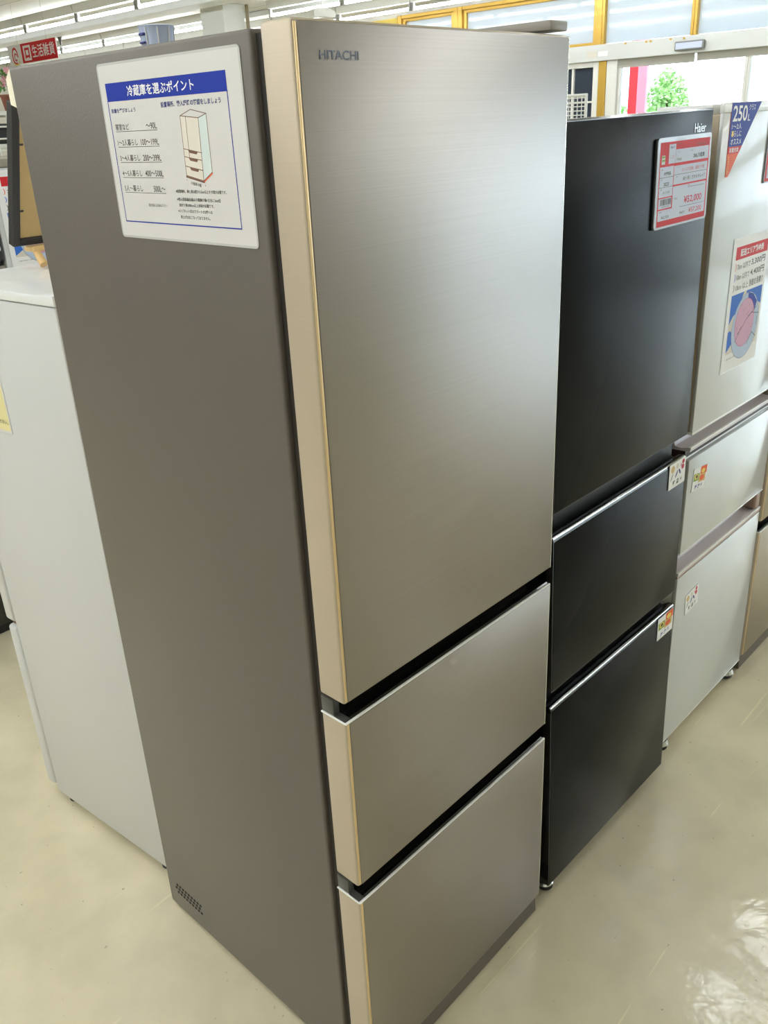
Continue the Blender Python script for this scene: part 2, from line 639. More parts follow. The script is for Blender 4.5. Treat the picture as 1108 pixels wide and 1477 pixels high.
# clerestory windows with gold frames
panes = [(6.93, 7.95, True), (4.88, 6.93, True), (3.80, 4.88, False), (2.55, 3.80, False), (1.30, 2.55, False), (0.05, 1.30, False), (-1.2, 0.05, False), (-2.45, -1.2, False), (-3.7, -2.45, False), (-4.95, -3.7, False), (-6.2, -4.95, False), (-7.45, -6.2, False), (-9, -7.45, False)]
for k, (y0, y1, full) in enumerate(panes):
    w = bpy.data.objects.new('window_%d' % (k + 1), None)
    C.objects.link(w)
    w.location = (XR, (y0 + y1) / 2, 2.37)
    w['kind'] = 'structure'
    inv = Matrix.Translation(w.location).inverted()

    def part(nm, bm_, m_):
        bm_.transform(inv)
        obj(nm, bm_, m_, w)
    wd = 0.07 if full else 0.032
    bm = new()
    box(bm, XR - 0.06, XR + 0.04, y0 + 0.001, y0 + wd, 2.371, 2.954, 0.006)
    box(bm, XR - 0.06, XR + 0.04, y1 - wd, y1 - 0.001, 2.371, 2.954, 0.006)
    box(bm, XR - 0.055, XR + 0.04, y0 + wd, y1 - wd, 2.91, 2.954, 0.006)
    if full:
        box(bm, XR - 0.055, XR + 0.04, y0 + wd, y1 - wd, 2.371, 2.402, 0.006)
        # inner sash
        box(bm, XR - 0.035, XR + 0.03, y0 + wd, y0 + wd + 0.05, 2.402, 2.91, 0.005)
        box(bm, XR - 0.035, XR + 0.03, y1 - wd - 0.05, y1 - wd, 2.402, 2.91, 0.005)
        box(bm, XR - 0.035, XR + 0.03, y0 + wd + 0.05, y1 - wd - 0.05, 2.875, 2.91, 0.005)
    part('window_frame', bm, 'brass')
    bm = new()
    box(bm, XR - 0.004, XR + 0.004, y0 + wd * 0.9, y1 - wd * 0.9, 2.38, 2.915)
    part('window_pane', bm, 'frosted' if y0 > -2.0 else 'glass')  # unseen front panes made clear to brighten reflections in the steel
# gold-backed poster in the last clerestory bay
sh = sheet_thing('window_poster', 'yellow poster with brown round pictures high in the shop window', 'poster', basis((0, -1, 0), (-1, 0, 0), (XR - 0.002, 8.72, 2.62)), 0.74, 0.32, 'p_yellow', paper='poster_sheet')
s = Sheet()
s.ellipse('round_picture', (0.33, 0.17), 0.10, 0.10, 'p_brown')
s.ellipse('round_picture', (0.12, 0.20), 0.09, 0.09, 'p_orange')
s.ellipse('round_picture', (0.33, 0.17), 0.05, 0.05, 'p_red', 2)
s.build(sh)
bm = new()
box(bm, XR - 0.0, XR + 0.15, 7.95, 8.9, 2.36, 2.955)
struct('trim_4', bm, 'wall')
# fixed white-framed window beside the entrance
w = bpy.data.objects.new('window_20', None)
C.objects.link(w)
w['kind'] = 'structure'
bm = new()
box(bm, XR - 0.05, XR + 0.08, 4.90, 4.97, 0.0, 2.204, 0.005)
box(bm, XR - 0.05, XR + 0.08, 6.13, 6.2, 0.9, 2.204, 0.005)
box(bm, XR - 0.05, XR + 0.08, 4.97, 6.13, 2.15, 2.204, 0.005)
box(bm, XR - 0.05, XR + 0.08, 4.97, 6.13, 0.9, 0.97, 0.005)
box(bm, XR - 0.03, XR + 0.05, 5.235, 5.262, 0.97, 2.15, 0.004)
box(bm, XR - 0.03, XR + 0.05, 4.97, 6.13, 1.78, 1.80, 0.004)
obj('window_frame', bm, 'white_frame', w)
bm = new()
box(bm, XR + 0.0, XR + 0.008, 4.97, 6.13, 0.97, 2.15)
obj('window_pane', bm, 'dark_pane', w)
box_ = new()
box(box_, XR, XR + 0.1, 4.97, 5.40, 0, 0.9)
struct('trim_5', box_, 'wall')
# gold and white posts, then the glazed doors
struct('trim_6', box(new(), XR - 0.06, XR + 0.06, 4.80, 4.895, 0, 2.204, 0.006), 'brass')
struct('trim_7', box(new(), XR - 0.05, XR + 0.06, 4.665, 4.798, 0, 2.204, 0.006), 'white_frame')
edges = [4.66, 3.2, 1.4, -0.4, -2.2, -4.0, -5.8, -7.6, -8.98]
for k in range(len(edges) - 1):
    y1, y0 = edges[k], edges[k + 1]
    d = bpy.data.objects.new('door_%d' % (k + 1), None)
    C.objects.link(d)
    d['kind'] = 'structure'
    bm = new()
    box(bm, XR - 0.02, XR + 0.03, y0 + 0.001, y0 + 0.03, 0.0, 2.204, 0.003)
    box(bm, XR - 0.02, XR + 0.03, y1 - 0.03, y1 - 0.001, 0.0, 2.204, 0.003)
    box(bm, XR - 0.02, XR + 0.03, y0 + 0.03, y1 - 0.03, 0.0, 0.06, 0.003)
    obj('door_frame', bm, 'white_frame', d)
    bm = new()
    box(bm, XR + 0.002, XR + 0.006, y0 + 0.03, y1 - 0.03, 0.06, 2.204)
    obj('door_glass', bm, 'glass', d)
# door sensor
t = thing('door_sensor', 'grey-framed door sensor box fixed on the header above the entrance', 'sensor', (XR - 0.10, 3.80, 2.275))
bm = new()
box(bm, -0.05, 0, -0.17, 0.15, -0.045, 0.045, 0.012)
obj('housing', bm, 'grey_frame', t)
bm = new()
box(bm, -0.056, -0.048, -0.155, 0.135, -0.03, 0.03, 0.006)
obj('sensor_window', bm, 'p_lav', t)

# ceiling steps and pipe
struct('trim_8', box(new(), 5.36, 5.66, -9, 18, ZC - 0.035, ZC), 'ceiling')
struct('trim_9', box(new(), 5.95, 6.22, -9, 18, ZC - 0.09, ZC, 0.01), 'alu')
struct('trim_10', box(new(), 7.45, 7.7, -9, 18, ZC - 0.06, ZC, 0.01), 'alu')
struct('trim_11', box(new(), 3.75, 4.05, -9, 18, ZC - 0.08, ZC, 0.01), 'alu')

# strip lights in rows along the shop
LX = [(-5.6, -7.5, 6.5), (-3.8, -2.0, 6.5), (-2.9, 0.1, 6.5), (-2.0, 0.1, 6.5), (-1.1, 0.1, 6.5), (-0.2, 0.1, 6.5), (2.8, -4.36, 0.8), (3.4, -6.9, 0.8),  # the in-between left rows are unseen extras that brighten the left floor
      (5.19, -8.1, -4.0), (5.19, 2.58, 17), (7.0, -8.1, -4.0), (7.0, 2.58, 17), (8.15, -8.1, -4.0), (8.15, 2.58, 17)]  # the front stretches, out of view, are added to brighten the steel
proto = thing('strip_light', 'white batten strip light with a bare lit tube on the ceiling', 'ceiling light', (LX[0][0], -7.5, ZC), group='rows of ceiling strip lights')
bm = new()
prism(bm, [(-0.055, 0.0), (0.055, 0.0), (0.035, -0.085), (-0.035, -0.085)], 'y', -0.62, 0.62)
obj('batten_body', bm, 'fixture', proto)
for sy in (-1, 1):
    bm = new()
    prism(bm, [(-0.014, -0.08), (0.014, -0.08), (0.018, -0.17), (-0.018, -0.17)], 'y', sy * 0.605 - 0.014, sy * 0.605 + 0.014)
    obj('lamp_holder', bm, 'fixture_grey', proto)
bm = new()
cyl(bm, (0, -0.588, -0.15), (0, 0.588, -0.15), 0.0165, n=12)
obj('tube', bm, 'tube', proto, True)
first = True
for lx, y, ymax in LX:
    while y < ymax:
        if first:
            first = False
        elif abs(lx - 7.0) < 0.1 and abs(y - 8.85) < 0.85:
            pass      # the pillar stands here
        else:
            o = copy_tree(proto)
            o.location = (lx, y, ZC)
        y += 1.26

# outside
struct('pavement', box(new(), XR + 0.16, 60, -40, 60, -0.12, -0.02), 'asphalt')


# ------------------------------------------------------------------ the brushed-steel three-door refrigerator
HZ0 = dict(top=1.7715, d0=0.8887, a1=0.8563, a0=0.5282, b1=0.494, b0=0.0543)
HW, HD, HT = 0.54, 0.6646, 0.0528


def steel_fridge(name, label, loc, front='steel', group=None, top=1.7715):
    HZ = dict(HZ0, top=top)
    t = thing(name, label, 'refrigerator', loc, group=group)
    # cabinet
    bm = new()
    box(bm, 0.0033, HW - 0.0033, 0.0735, HD, 0.012, top - 0.0041, 0.005, 3)
    cab = obj('cabinet', bm, 'cabinet_grey', t, True)
    bm = new()
    box(bm, 0.012, HW - 0.012, 0.050, 0.0745, 0.03, top - 0.0095)
    obj('door_seal', bm, 'dark_seal', t)
    # vent holes low on both sides
    for x, sgn in ((0.0033, -1), (HW - 0.0033, 1)):
        bm = new()
        for i in range(9):
            for j in range(3):
                y = 0.624 - i * 0.0112 + (0.0055 if j == 1 else 0)
                z = 0.064 + j * 0.0115
                cyl(bm, (x - sgn * 0.001, y, z), (x + sgn * 0.0004, y, z), 0.0036, n=10)
        obj('side_vent', bm, 'hole', cab)
    # kick plate
    bm = new()
    prism(bm, [(0.006, 0.002), (0.075, 0.002), (0.075, 0.0535), (0.008, 0.0535)], 'x', 0.001, HW - 0.001, 0, 0.001)
    obj('kick_plate', bm, 'kick', t)

    def front_part(nm, z0, z1, recess):
        bm = new()
        box(bm, 0, HW, 0.0, HT, z0, z1, 0.005, 3)
        p = obj(nm, bm, 'champagne', t, True)
        bm = new()
        box(bm, 0.0075, HW - 0.0015, -0.0012, 0.003, z0 + 0.003, z1 - 0.003, 0.0011, 2)
        obj('front_panel', bm, front, p, True)
        bm = new()
        box(bm, 0.0028, 0.0072, -0.0006, 0.004, z0 + 0.004, z1 - 0.004, 0.0012, 2)
        obj('corner_glint', bm, 'gold', p, True)  # gold strip stands in for the highlight on the rounded corner
        bm = new()
        box(bm, HW - 0.0014, HW + 0.0004, -0.0010, 0.003, z0 + 0.002, z1 - 0.002, 0.0005, 2)
        obj('edge_glint', bm, 'glint_metal', p, True)  # metal strip drawn in for the bright highlight down the right edge
        if recess:
            bm = new()
            # white line put in for the highlight along the drawer's top edge
            box(bm, 0.0, HW, -0.0016, 0.0026, z1 - 0.0022, z1 + 0.0006, 0.0008)
            box(bm, -0.0012, 0.0022, 0.0, HT, z1 - 0.0022, z1 + 0.0006, 0.0008)
            obj('trim_or_glint', bm, 'white_edge', p)
            bm = new()
            # black finger trough: lip, hollow and rising back
            prof = [(0.0028, z1 - 0.002), (0.0028, z1 + 0.0012), (0.006, z1 + 0.0026), (0.011, z1 + 0.0012), (0.020, z1 - 0.006 + 0.007), (0.034, z1 + 0.0018), (0.045, z1 + 0.010), (0.051, z1 + 0.030), (0.0735, z1 + 0.030), (0.0735, z1 - 0.002)]
            prism(bm, prof, 'x', 0.0135, HW - 0.003)
            obj('finger_trough', bm, 'black_gloss', p, True)
            bm = new()
            box(bm, 0.001, 0.0135, 0.026, 0.052, z1 + 0.0006, z1 + 0.029, 0.0015)
            box(bm, 0.001, 0.0135, 0.003, 0.026, z1 + 0.0004, z1 + 0.0014)
            obj('trough_end', bm, 'charcoal', p, True)
        return p
    d = front_part('door', HZ['d0'], HZ['top'], False)
    front_part('drawer', HZ['a0'], HZ['a1'], True)
    front_part('drawer', HZ['b0'], HZ['b1'], True)
    # hinge cover on the top right corner
    bm = new()
    box(bm, 0.493, 0.5385, 0.002, 0.15, top + 0.005, top + 0.018, 0.002)
    h = obj('hinge_cover', bm, 'hinge', t, True)
    bm = new()
    box(bm, 0.50, 0.534, 0.06, 0.15, top - 0.0075, top + 0.0055)
    obj('hinge_plate', bm, 'dark_seal', h)
    # pale board on the back
    bm = new()
    prism(bm, [(HD - 0.01, top - 0.0065), (HD + 0.012, top - 0.0065), (HD + 0.028, top - 0.0195), (HD + 0.028, top - 0.0555), (HD + 0.004, top - 0.0625), (HD + 0.004, 0.12), (HD - 0.01, 0.12)], 'x', 0.01, HW - 0.01)
    obj('rear_panel', bm, 'cream', t)
    return t, d


FR, FD = steel_fridge('refrigerator', 'tall grey-sided refrigerator with brushed steel door and two drawers, poster on its side', (0, 0, 0))
s = Sheet()
s.text('logo', 'HITACHI', 0.0365, 1.7315, 0.0092, 'logo', width=0.061, bold=0.012)
for name, (bm, ms) in s.parts.items():
    bm.transform(basis((1, 0, 0), (0, -1, 0), (0, -0.0014, 0)))
    obj('logo', bm, ms, FD)

FC, FCD = steel_fridge('refrigerator', 'champagne refrigerator at the right edge beyond the white one', (1.7365, 0.03, 0), 'steel_plain', top=1.60)

# ------------------------------------------------------------------ the black three-door refrigerator
BX = thing('refrigerator', 'glossy black three-door refrigerator with a red price tag', 'refrigerator', (0.5813, 0.0, 0), (-0.0132, -0.015, -0.0157))
BW, BD, BT = 0.532, 0.66, 0.06
bm = new()
box(bm, 0.002, BW - 0.002, BT + 0.012, BD, 0.05, 1.650, 0.004)
obj('cabinet', bm, 'black_body', BX, True)
bm = new()
box(bm, 0.010, BW - 0.010, 0.030, BT + 0.014, 0.05, 1.645)
obj('door_seal', bm, 'black_body', BX)


def black_front(nm, z0, z1, trough):
    bm = new()
    if trough:
        # rounded top lip with the finger trough behind it
        pr = [(0.0, z0), (0.0, z1 - 0.007), (0.0016, z1 - 0.0028), (0.005, z1 - 0.0004), (0.009, z1), (0.016, z1 - 0.002), (0.03, z1 - 0.012), (0.044, z1 - 0.012), (BT, z1 + 0.01), (BT, z0)]
        prism(bm, pr, 'x', 0, BW)
        p = obj(nm, bm, 'black_gloss', BX, True)
        bm = new()
        box(bm, 0.002, BW - 0.002, -0.0010, 0.003, z0 + 0.002, z1 - 0.009, 0.0008)
        obj('front_panel', bm, 'black_door', p, True)
        bm = new()
        prism(bm, [(0.0007, z1 - 0.0036), (0.0011, z1 - 0.0026), (0.0018, z1 - 0.0018), (0.0024, z1 - 0.0013), (0.004, z1 - 0.004)], 'x', 0.001, BW - 0.001)
        obj('trim_or_glint', bm, 'chrome', p, True)  # chrome sliver put in for the glint on the rounded lip
    else:
        pr = [(0.0, z0 + 0.004), (0.0, z1 - 0.003), (0.003, z1), (BT, z1), (BT, z0 - 0.02), (0.022, z0 - 0.012), (0.006, z0)]
        prism(bm, pr, 'x', 0, BW)
        p = obj(nm, bm, 'black_gloss', BX, True)
        bm = new()
        box(bm, 0.0015, BW - 0.0015, -0.0010, 0.003, z0 + 0.005, z1 - 0.004, 0.0008)
        obj('front_panel', bm, 'black_door', p, True)
    return p


BDR = black_front('door', 0.9815, 1.6582, False)
black_front('drawer', 0.583, 0.9357, True)
black_front('drawer', 0.045, 0.5437, True)
s = Sheet()
s.text('logo', 'Haier', 0.456, 1.6165, 0.0165, 'logo_light', width=0.047, bold=0.008)
for name, (bm, ms) in s.parts.items():
    bm.transform(basis((1, 0, 0), (0, -1, 0), (0, -0.0012, 0)))
    obj('logo', bm, ms, BDR)
for x, z0 in ((0.03, 0.003), (BW - 0.03, 0.0085)):
    bm = new()
    y = 0.03 if x < 0.2 else 0.05
    cyl(bm, (x, y, z0 + 0.002), (x, y, z0 + 0.014), 0.019, n=20)
    cyl(bm, (x, y, z0 + 0.014), (x, y, 0.055), 0.008, n=12, mi=1)
    cyl(bm, (x, y, z0 + 0.014), (x, y, z0 + 0.019), 0.020, 0.017, n=20, mi=1)
    obj('foot', bm, ['rubber', 'chrome'], BX, True)
for x in (0.06, BW - 0.06):
    bm = new()
    cyl(bm, (x - 0.012, 0.60, 0.0325 - 0.0 + 0.0), (x + 0.012, 0.60, 0.0325), 0.024, n=18)
    obj('roller', bm, 'rubber', BX, True)

# ------------------------------------------------------------------ the white three-door refrigerator
WX = thing('refrigerator', 'white three-door refrigerator with lilac handles and delivery fee poster', 'refrigerator', (1.2017, 0.0349, 0), (-0.0012, -0.0047, -0.0035))
WW = 0.5251
bm = new()
box(bm, 0.004, WW - 0.004, 0.065, 0.63, 0.05, 1.650, 0.004)
obj('cabinet', bm, 'white_body', WX, True)
bm = new()
box(bm, 0.012, WW - 0.012, 0.045, 0.068, 0.05, 1.648)
obj('door_seal', bm, 'tan_edge', WX)
# upper door
bm = new()
box(bm, 0.0, WW, 0.0, 0.0085, 0.9594, 1.655, 0.002)
wd = obj('door', bm, 'white_door', WX, True)
bm = new()
box(bm, 0.001, WW - 0.001, 0.0085, 0.058, 0.9594, 1.652, 0.002)
obj('door_side', bm, 'tan_edge', wd)
bm = new()
box(bm, -0.0008, WW + 0.0008, -0.001, 0.010, 1.6545, 1.6740, 0.002)
box(bm, 0.0, WW, 0.026, 0.150, 1.6515, 1.6715, 0.002)
box(bm, -0.0008, WW + 0.0008, -0.001, 0.058, 0.955, 0.9615, 0.0015)
obj('end_cap', bm, 'white_edge', wd, True)


def white_drawer(z0, z1, lip):
    """z1: top of the white face; lip: top edge of the handle lip."""
    bm = new()
    box(bm, 0.0, WW, 0.0, 0.012, z0, z1, 0.0025)
    p = obj('drawer', bm, 'white_door', WX, True)
    bm = new()
    box(bm, 0.001, WW - 0.001, 0.012, 0.058, z0, z1 + 0.004, 0.002)
    obj('drawer_side', bm, 'white_edge', p)
    return p


def lilac_handle(p, zf, lip, back):
    bm = new()
    # lip and hollow that runs back under the door above
    pr = [(0.001, lip - 0.010), (0.0, lip - 0.002), (0.002, lip), (0.007, lip + 0.0005), (0.024, lip - 0.005), (0.040, lip - 0.002), (0.052, back), (0.060, back), (0.060, lip - 0.012)]
    prism(bm, pr, 'x', 0.0, WW)
    h = obj('handle', bm, 'lilac', p, True)
    bm = new()
    box(bm, 0.0, WW, -0.0006, 0.005, lip - 0.0026, lip + 0.0010, 0.0008)
    obj('handle_edge', bm, 'white_edge', h, True)
    return h


dr = white_drawer(0.6365, 0.8905, 0.923)
lilac_handle(dr, 0.8905, 0.9230, 0.957)
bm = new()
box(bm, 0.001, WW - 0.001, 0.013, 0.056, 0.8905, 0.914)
obj('slot_strip', bm, 'maroon', dr)  # maroon puts the shade of the gap into the colour
bm = new()
box(bm, -0.0004, WW + 0.0004, -0.0004, 0.012, 0.6345, 0.6375, 0.001)
obj('trim_or_glint', bm, 'white_edge', dr, True)
dr2 = white_drawer(0.042, 0.5635, 0.58)
lilac_handle(dr2, 0.5635, 0.5805, 0.634)
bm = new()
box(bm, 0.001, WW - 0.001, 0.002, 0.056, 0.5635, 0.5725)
obj('slot_strip', bm, 'rosy', dr2)  # rosy-grey strip below the handle lip
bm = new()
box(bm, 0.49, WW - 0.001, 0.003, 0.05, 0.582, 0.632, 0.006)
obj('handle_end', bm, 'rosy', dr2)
bm = new()
box(bm, -0.0004, WW + 0.0004, -0.0004, 0.012, 0.0405, 0.0435, 0.001)
obj('trim_or_glint', bm, 'white_edge', dr2, True)
for x in (0.035, WW - 0.05):
    bm = new()
    cyl(bm, (x, 0.024, 0.001 + 0.0047 * x), (x, 0.024, 0.017), 0.024, n=24)
    cyl(bm, (x, 0.024, 0.015), (x, 0.024, 0.029), 0.027, 0.022, n=24, mi=1)
    cyl(bm, (x, 0.024, 0.024), (x, 0.024, 0.055), 0.013, n=16)
    obj('foot', bm, ['rubber', 'chrome'], WX, True)
for x in (0.06, WW - 0.06):
    bm = new()
    cyl(bm, (x - 0.012, 0.57, 0.0265), (x + 0.012, 0.57, 0.0265), 0.025, n=18)
    obj('roller', bm, 'rubber', WX, True)

# ------------------------------------------------------------------ the low white two-door refrigerator standing back to back
GX = thing('refrigerator', 'lower white two-door refrigerator seen from its side, behind the grey-sided one', 'refrigerator', (0.0395, 0.7391, 0), (-0.0059, 0, 0.0833))
GW = 0.56
bm = new()
box(bm, 0.0, GW, -0.005, 0.463, 0.032, 1.383, 0.003)
obj('cabinet', bm, 'white_body', GX, True)
bm = new()
prism(bm, [(-0.007, 1.3855), (0.455, 1.3855), (0.462, 1.389), (0.462, 1.400), (0.452, 1.405), (0.36, 1.4035), (0.05, 1.4035), (-0.007, 1.405)], 'x', -0.0015, GW + 0.0015, 0, 0.0015)
obj('top_panel', bm, 'white_top', GX, True)
bm = new()
box(bm, 0.01, GW - 0.01, 0.455, 0.472, 0.05, 1.37)
obj('door_seal', bm, 'p_grey', GX)
for z0, z1 in ((0.562, 1.380), (0.045, 0.545)):
    bm = new()
    box(bm, 0.0, GW, 0.470, 0.510, z0, z1, 0.008, 3)
    gd = obj('door', bm, 'white_body', GX, True)
bm = new()
box(bm, 0.012, 0.05, 0.468, 0.500, 0.546, 0.561)
obj('hinge', bm, 'p_brown', GX)
for x in (0.03, GW - 0.03):
    for y in (0.03, 0.43):
        bm = new()
        cyl(bm, (x, y, 0.0 + 0.0059 * y + 0.0005), (x, y, 0.04), 0.018, n=16)
        obj('foot', bm, 'rubber', GX, True)

# the yellow notice on its side
mw = GX.matrix_basis
GM = Matrix.Translation((0.0395, 0.7391, 0)) @ Euler((-0.0059, 0, 0.0833)).to_matrix().to_4x4()
BM = Matrix.Translation((0.5813, 0.0, 0)) @ Euler((-0.0132, -0.015, -0.0157)).to_matrix().to_4x4()
WM = Matrix.Translation((1.2017, 0.0349, 0)) @ Euler((-0.0012, -0.0047, -0.0035)).to_matrix().to_4x4()
sh = sheet_thing('notice_sheet', 'yellow notice sheet on the side of the low white refrigerator', 'notice', GM @ basis((0, -1, 0), (-1, 0, 0), (0, 0.402, 1.098)), 0.150, 0.21, 'paper')
s = Sheet()
s.rect('yellow_print', 0.006, 0.145, 0.005, 0.17, 'p_pale')
s.rect('yellow_print', 0.006, 0.145, 0.17, 0.204, 'p_cream')
s.text('printed_text', 'ください。', 0.142, 0.020, 0.0085, 'p_black', width=0.046, bold=0.02, align='R')
s.build(sh)

# ------------------------------------------------------------------ poster on the grey side
PB = basis((0, -1, 0), (-1, 0, 0), (0.0033, 0.405, 1.529))
sh = sheet_thing('poster', 'laminated white poster with a blue title band on the grey refrigerator side', 'poster', PB, 0.312, 0.2245, 'film', corner=0.006)
s = Sheet()
s.rect('paper', 0.003, 0.309, 0.003, 0.2215, 'paper', 1)
s.rect('title_band', 0.016, 0.2825, 0.1775, 0.2, 'p_blue', 2)
for a, b in (((0.0165, 0.0225), (0.0165, 0.178)), ((0.282, 0.0225), (0.282, 0.178)), ((0.0165, 0.0225), (0.282, 0.0225))):
    s.line('title_band', a, b, 0.0016, 'p_blue', 2)
T = 'printed_text'
s.text(T, '冷蔵庫を選ぶポイント', 0.068, 0.1817, 0.0135, 'p_white', width=0.150, bold=0.014, layer=4)
s.text(T, '容量を選びましょう', 0.022, 0.1632, 0.0055, 'p_navy', width=0.060, bold=0.02)
s.text(T, '設置場所、搬入経路の確認をしましょう', 0.142, 0.1655, 0.0068, 'p_navy', width=0.126, bold=0.02)
rows = [('寝室など', '～90L'), ('1～2人暮らし', '100～199L'), ('3～4人暮らし', '200～399L'), ('4～5人暮らし', '400～500L'), ('5人～暮らし', '500L～')]
for k, (a, b) in enumerate(rows):
    v = 0.1415 - k * 0.0196
    wa = (0.034, 0.050, 0.050, 0.050, 0.046)[k]
    wb = (0.025, 0.043, 0.043, 0.043, 0.028)[k]
    s.text(T, a, 0.026, v, 0.0082, 'p_grey', width=wa, bold=0.012)
    s.text(T, b, 0.1265, v, 0.0078, 'p_grey', width=wb, align='R', bold=0.012)
    s.line(T, (0.026, v - 0.0016), (0.1265, v - 0.0016), 0.0007, 'p_grey')
s.text(T, '販売員にお尋ね下さい', 0.081, 0.0440, 0.0040, 'p_grey', width=0.045)
P = dict(tb=(0.2046, 0.1611), rb=(0.2359, 0.1555), ftl=(0.181, 0.1547), ftr=(0.2188, 0.1512), fbl=(0.1792, 0.0845), fbr=(0.2152, 0.0782), brb=(0.235, 0.0888), d0=(0.1924, 0.1537), d1=(0.1908, 0.1063))
D = 'refrigerator_drawing'
s.poly(D, [P['ftr'], P['rb'], P['brb'], P['fbr']], 'p_teal', 2)
s.poly(D, [P['ftl'], P['ftr'], P['fbr'], P['fbl']], 'p_cream', 2)
for a, b in (('tb', 'rb'), ('tb', 'ftl'), ('ftl', 'ftr'), ('ftr', 'rb'), ('ftl', 'fbl'), ('ftr', 'fbr'), ('rb', 'brb'), ('fbl', 'fbr'), ('fbr', 'brb'), ('d0', 'd1')):
    s.line(D, P[a], P[b], 0.0009, 'p_brown', 3)
s.line(D, (P['fbl'][0], P['fbl'][1] - 0.0016), (P['fbr'][0], P['fbr'][1] - 0.0016), 0.002, 'p_brown', 3)
s.line(D, (P['fbr'][0], P['fbr'][1] - 0.0016), (P['brb'][0], P['brb'][1] - 0.0016), 0.0014, 'p_orange', 3)
for a, b in (((0.1808, 0.1163), (0.2178, 0.1112)), ((0.1806, 0.1069), (0.2164, 0.1024)), ((0.1803, 0.0957), (0.2160, 0.0905))):
    s.line(D, a, b, 0.0009, 'p_brown', 3)
    pa, pb = Vector(a), Vector(b)
    q = [pa.lerp(pb, 0.22), pa.lerp(pb, 0.78), pa.lerp(pb, 0.70) - Vector((0, 0.0034)), pa.lerp(pb, 0.30) - Vector((0, 0.0034))]
    s.poly(D, q, 'p_brown', 3)
s.text(T, '冷蔵庫の幅', 0.186, 0.0735, 0.0042, 'p_black', width=0.0225, rot=-0.14)
s.text(T, '▴', 0.178, 0.0785, 0.0016, 'p_black')
s.text(T, '▴', 0.2165, 0.0720, 0.0016, 'p_black')
for u0, u1, v, tx in ((0.1502, 0.2594, 0.0628, '※設置場所、横と奥は壁から5cm以上すき間が必要です。'), (0.1505, 0.2455, 0.0528, '※搬入経路最低幅は冷蔵庫の幅+左右に5cm位'), (0.1542, 0.2303, 0.0457, '曲がり角は80cm以上余裕が必要です。'), (0.1499, 0.2252, 0.0382, '※メゾネット式のアパートの2階への'), (0.1536, 0.2197, 0.0305, '荷上げはおこなっておりません。')):
    s.text(T, tx, u0, v, 0.0043, 'p_black', width=u1 - u0, bold=0.01)
s.build(sh)

# ------------------------------------------------------------------ red price tag on the black door
TB = BM @ basis((1, 0, 0), (0, -1, 0), (0.307, -0.0012, 1.455))
sh = sheet_thing('price_tag', 'red and white price tag in a plastic sleeve on the black refrigerator', 'price tag', TB, 0.2135, 0.1595, 'sleeve', corner=0.007, thick=0.002, lift=0.0032)
bm = new()
box(bm, -0.0030, 0.2110, 0.0005, 0.1575, -0.0048, -0.0021, 0.0008)
obj('magnet_backing', bm, 'rubber', sh)
s = Sheet()
s.rect('red_card', 0.009, 0.2065, 0.004, 0.1515, 'p_red', 1)
Wt = 'white_field'
s.poly(Wt, [(0.0422, 0.1137), (0.203, 0.1137), (0.203, 0.137), (0.068, 0.137), (0.068, 0.147), (0.0422, 0.147)], 'p_lav', 2)
s.rect(Wt, 0.0115, 0.0640, 0.0565, 0.1095, 'p_lav', 2)
s.rect(Wt, 0.0660, 0.2020, 0.0752, 0.1085, 'p_lav', 2)
s.rect(Wt, 0.0660, 0.2020, 0.0145, 0.0722, 'p_lav', 2)
s.rect(Wt, 0.0120, 0.0665, 0.0145, 0.0338, 'p_lav', 2)
s.rect(Wt, 0.0120, 0.0620, 0.0362, 0.0545, 'p_lav', 2)
for a, b in (((0.0115, 0.091), (0.064, 0.091)), ((0.0115, 0.074), (0.064, 0.074)), ((0.066, 0.0925), (0.202, 0.0925)), ((0.069, 0.1137), (0.069, 0.137)), ((0.125, 0.0665), (0.195, 0.0665)), ((0.0969, 0.0330), (0.1990, 0.0330))):
    s.line(Wt, a, b, 0.0008, 'p_grey', 3)
s.rect(Wt, 0.0157, 0.0287, 0.114, 0.1292, 'p_teal', 2)
s.rect(Wt, 0.0165, 0.0279, 0.1245, 0.1285, 'p_green', 3)
s.rect(Wt, 0.0165, 0.0279, 0.119, 0.1225, 'p_green', 3)
T = 'printed_text'
s.text(T, '286L冷蔵庫', 0.1397, 0.1175, 0.0088, 'p_black', width=0.0470, bold=0.02)
s.text(T, 'Haier', 0.074, 0.117, 0.0062, 'p_grey', width=0.020)
s.text(T, 'メーカー', 0.074, 0.1305, 0.0026, 'p_grey')
s.text(T, '商品名', 0.128, 0.1305, 0.0028, 'p_grey')
s.text(T, '税込価格', 0.047, 0.1395, 0.004, 'p_navy', width=0.0175, bold=0.03)
s.text(T, 'ここち', 0.0455, 0.123, 0.005, 'p_crim', width=0.017)
s.text(T, '2023年製冷蔵庫', 0.068, 0.1455, 0.0025, 'p_brown')
s.text(T, '冷蔵庫 286L', 0.150, 0.1400, 0.0042, 'p_brown', width=0.042)
s.text(T, '未使用品', 0.0265, 0.0945, 0.0062, 'p_black', width=0.027, bold=0.02)
s.text(T, '状態', 0.0165, 0.1035, 0.0028, 'p_grey')
s.text(T, '2023', 0.0280, 0.0760, 0.0062, 'p_black', width=0.020, bold=0.02)
s.text(T, '年式', 0.0165, 0.0860, 0.0028, 'p_grey')
s.text(T, 'JR-CV29B', 0.0265, 0.0610, 0.0052, 'p_grey', width=0.026)
s.text(T, '型番', 0.0165, 0.0690, 0.0028, 'p_grey')
s.text(T, 'コメント', 0.0760, 0.1045, 0.0025, 'p_grey')
s.text(T, 'たっぷり収納、霜取り不要', 0.098, 0.0965, 0.0065, 'p_crim', width=0.092)
s.text(T, '未使用！だからキレイ！', 0.103, 0.0795, 0.0078, 'p_black', width=0.091, bold=0.012)
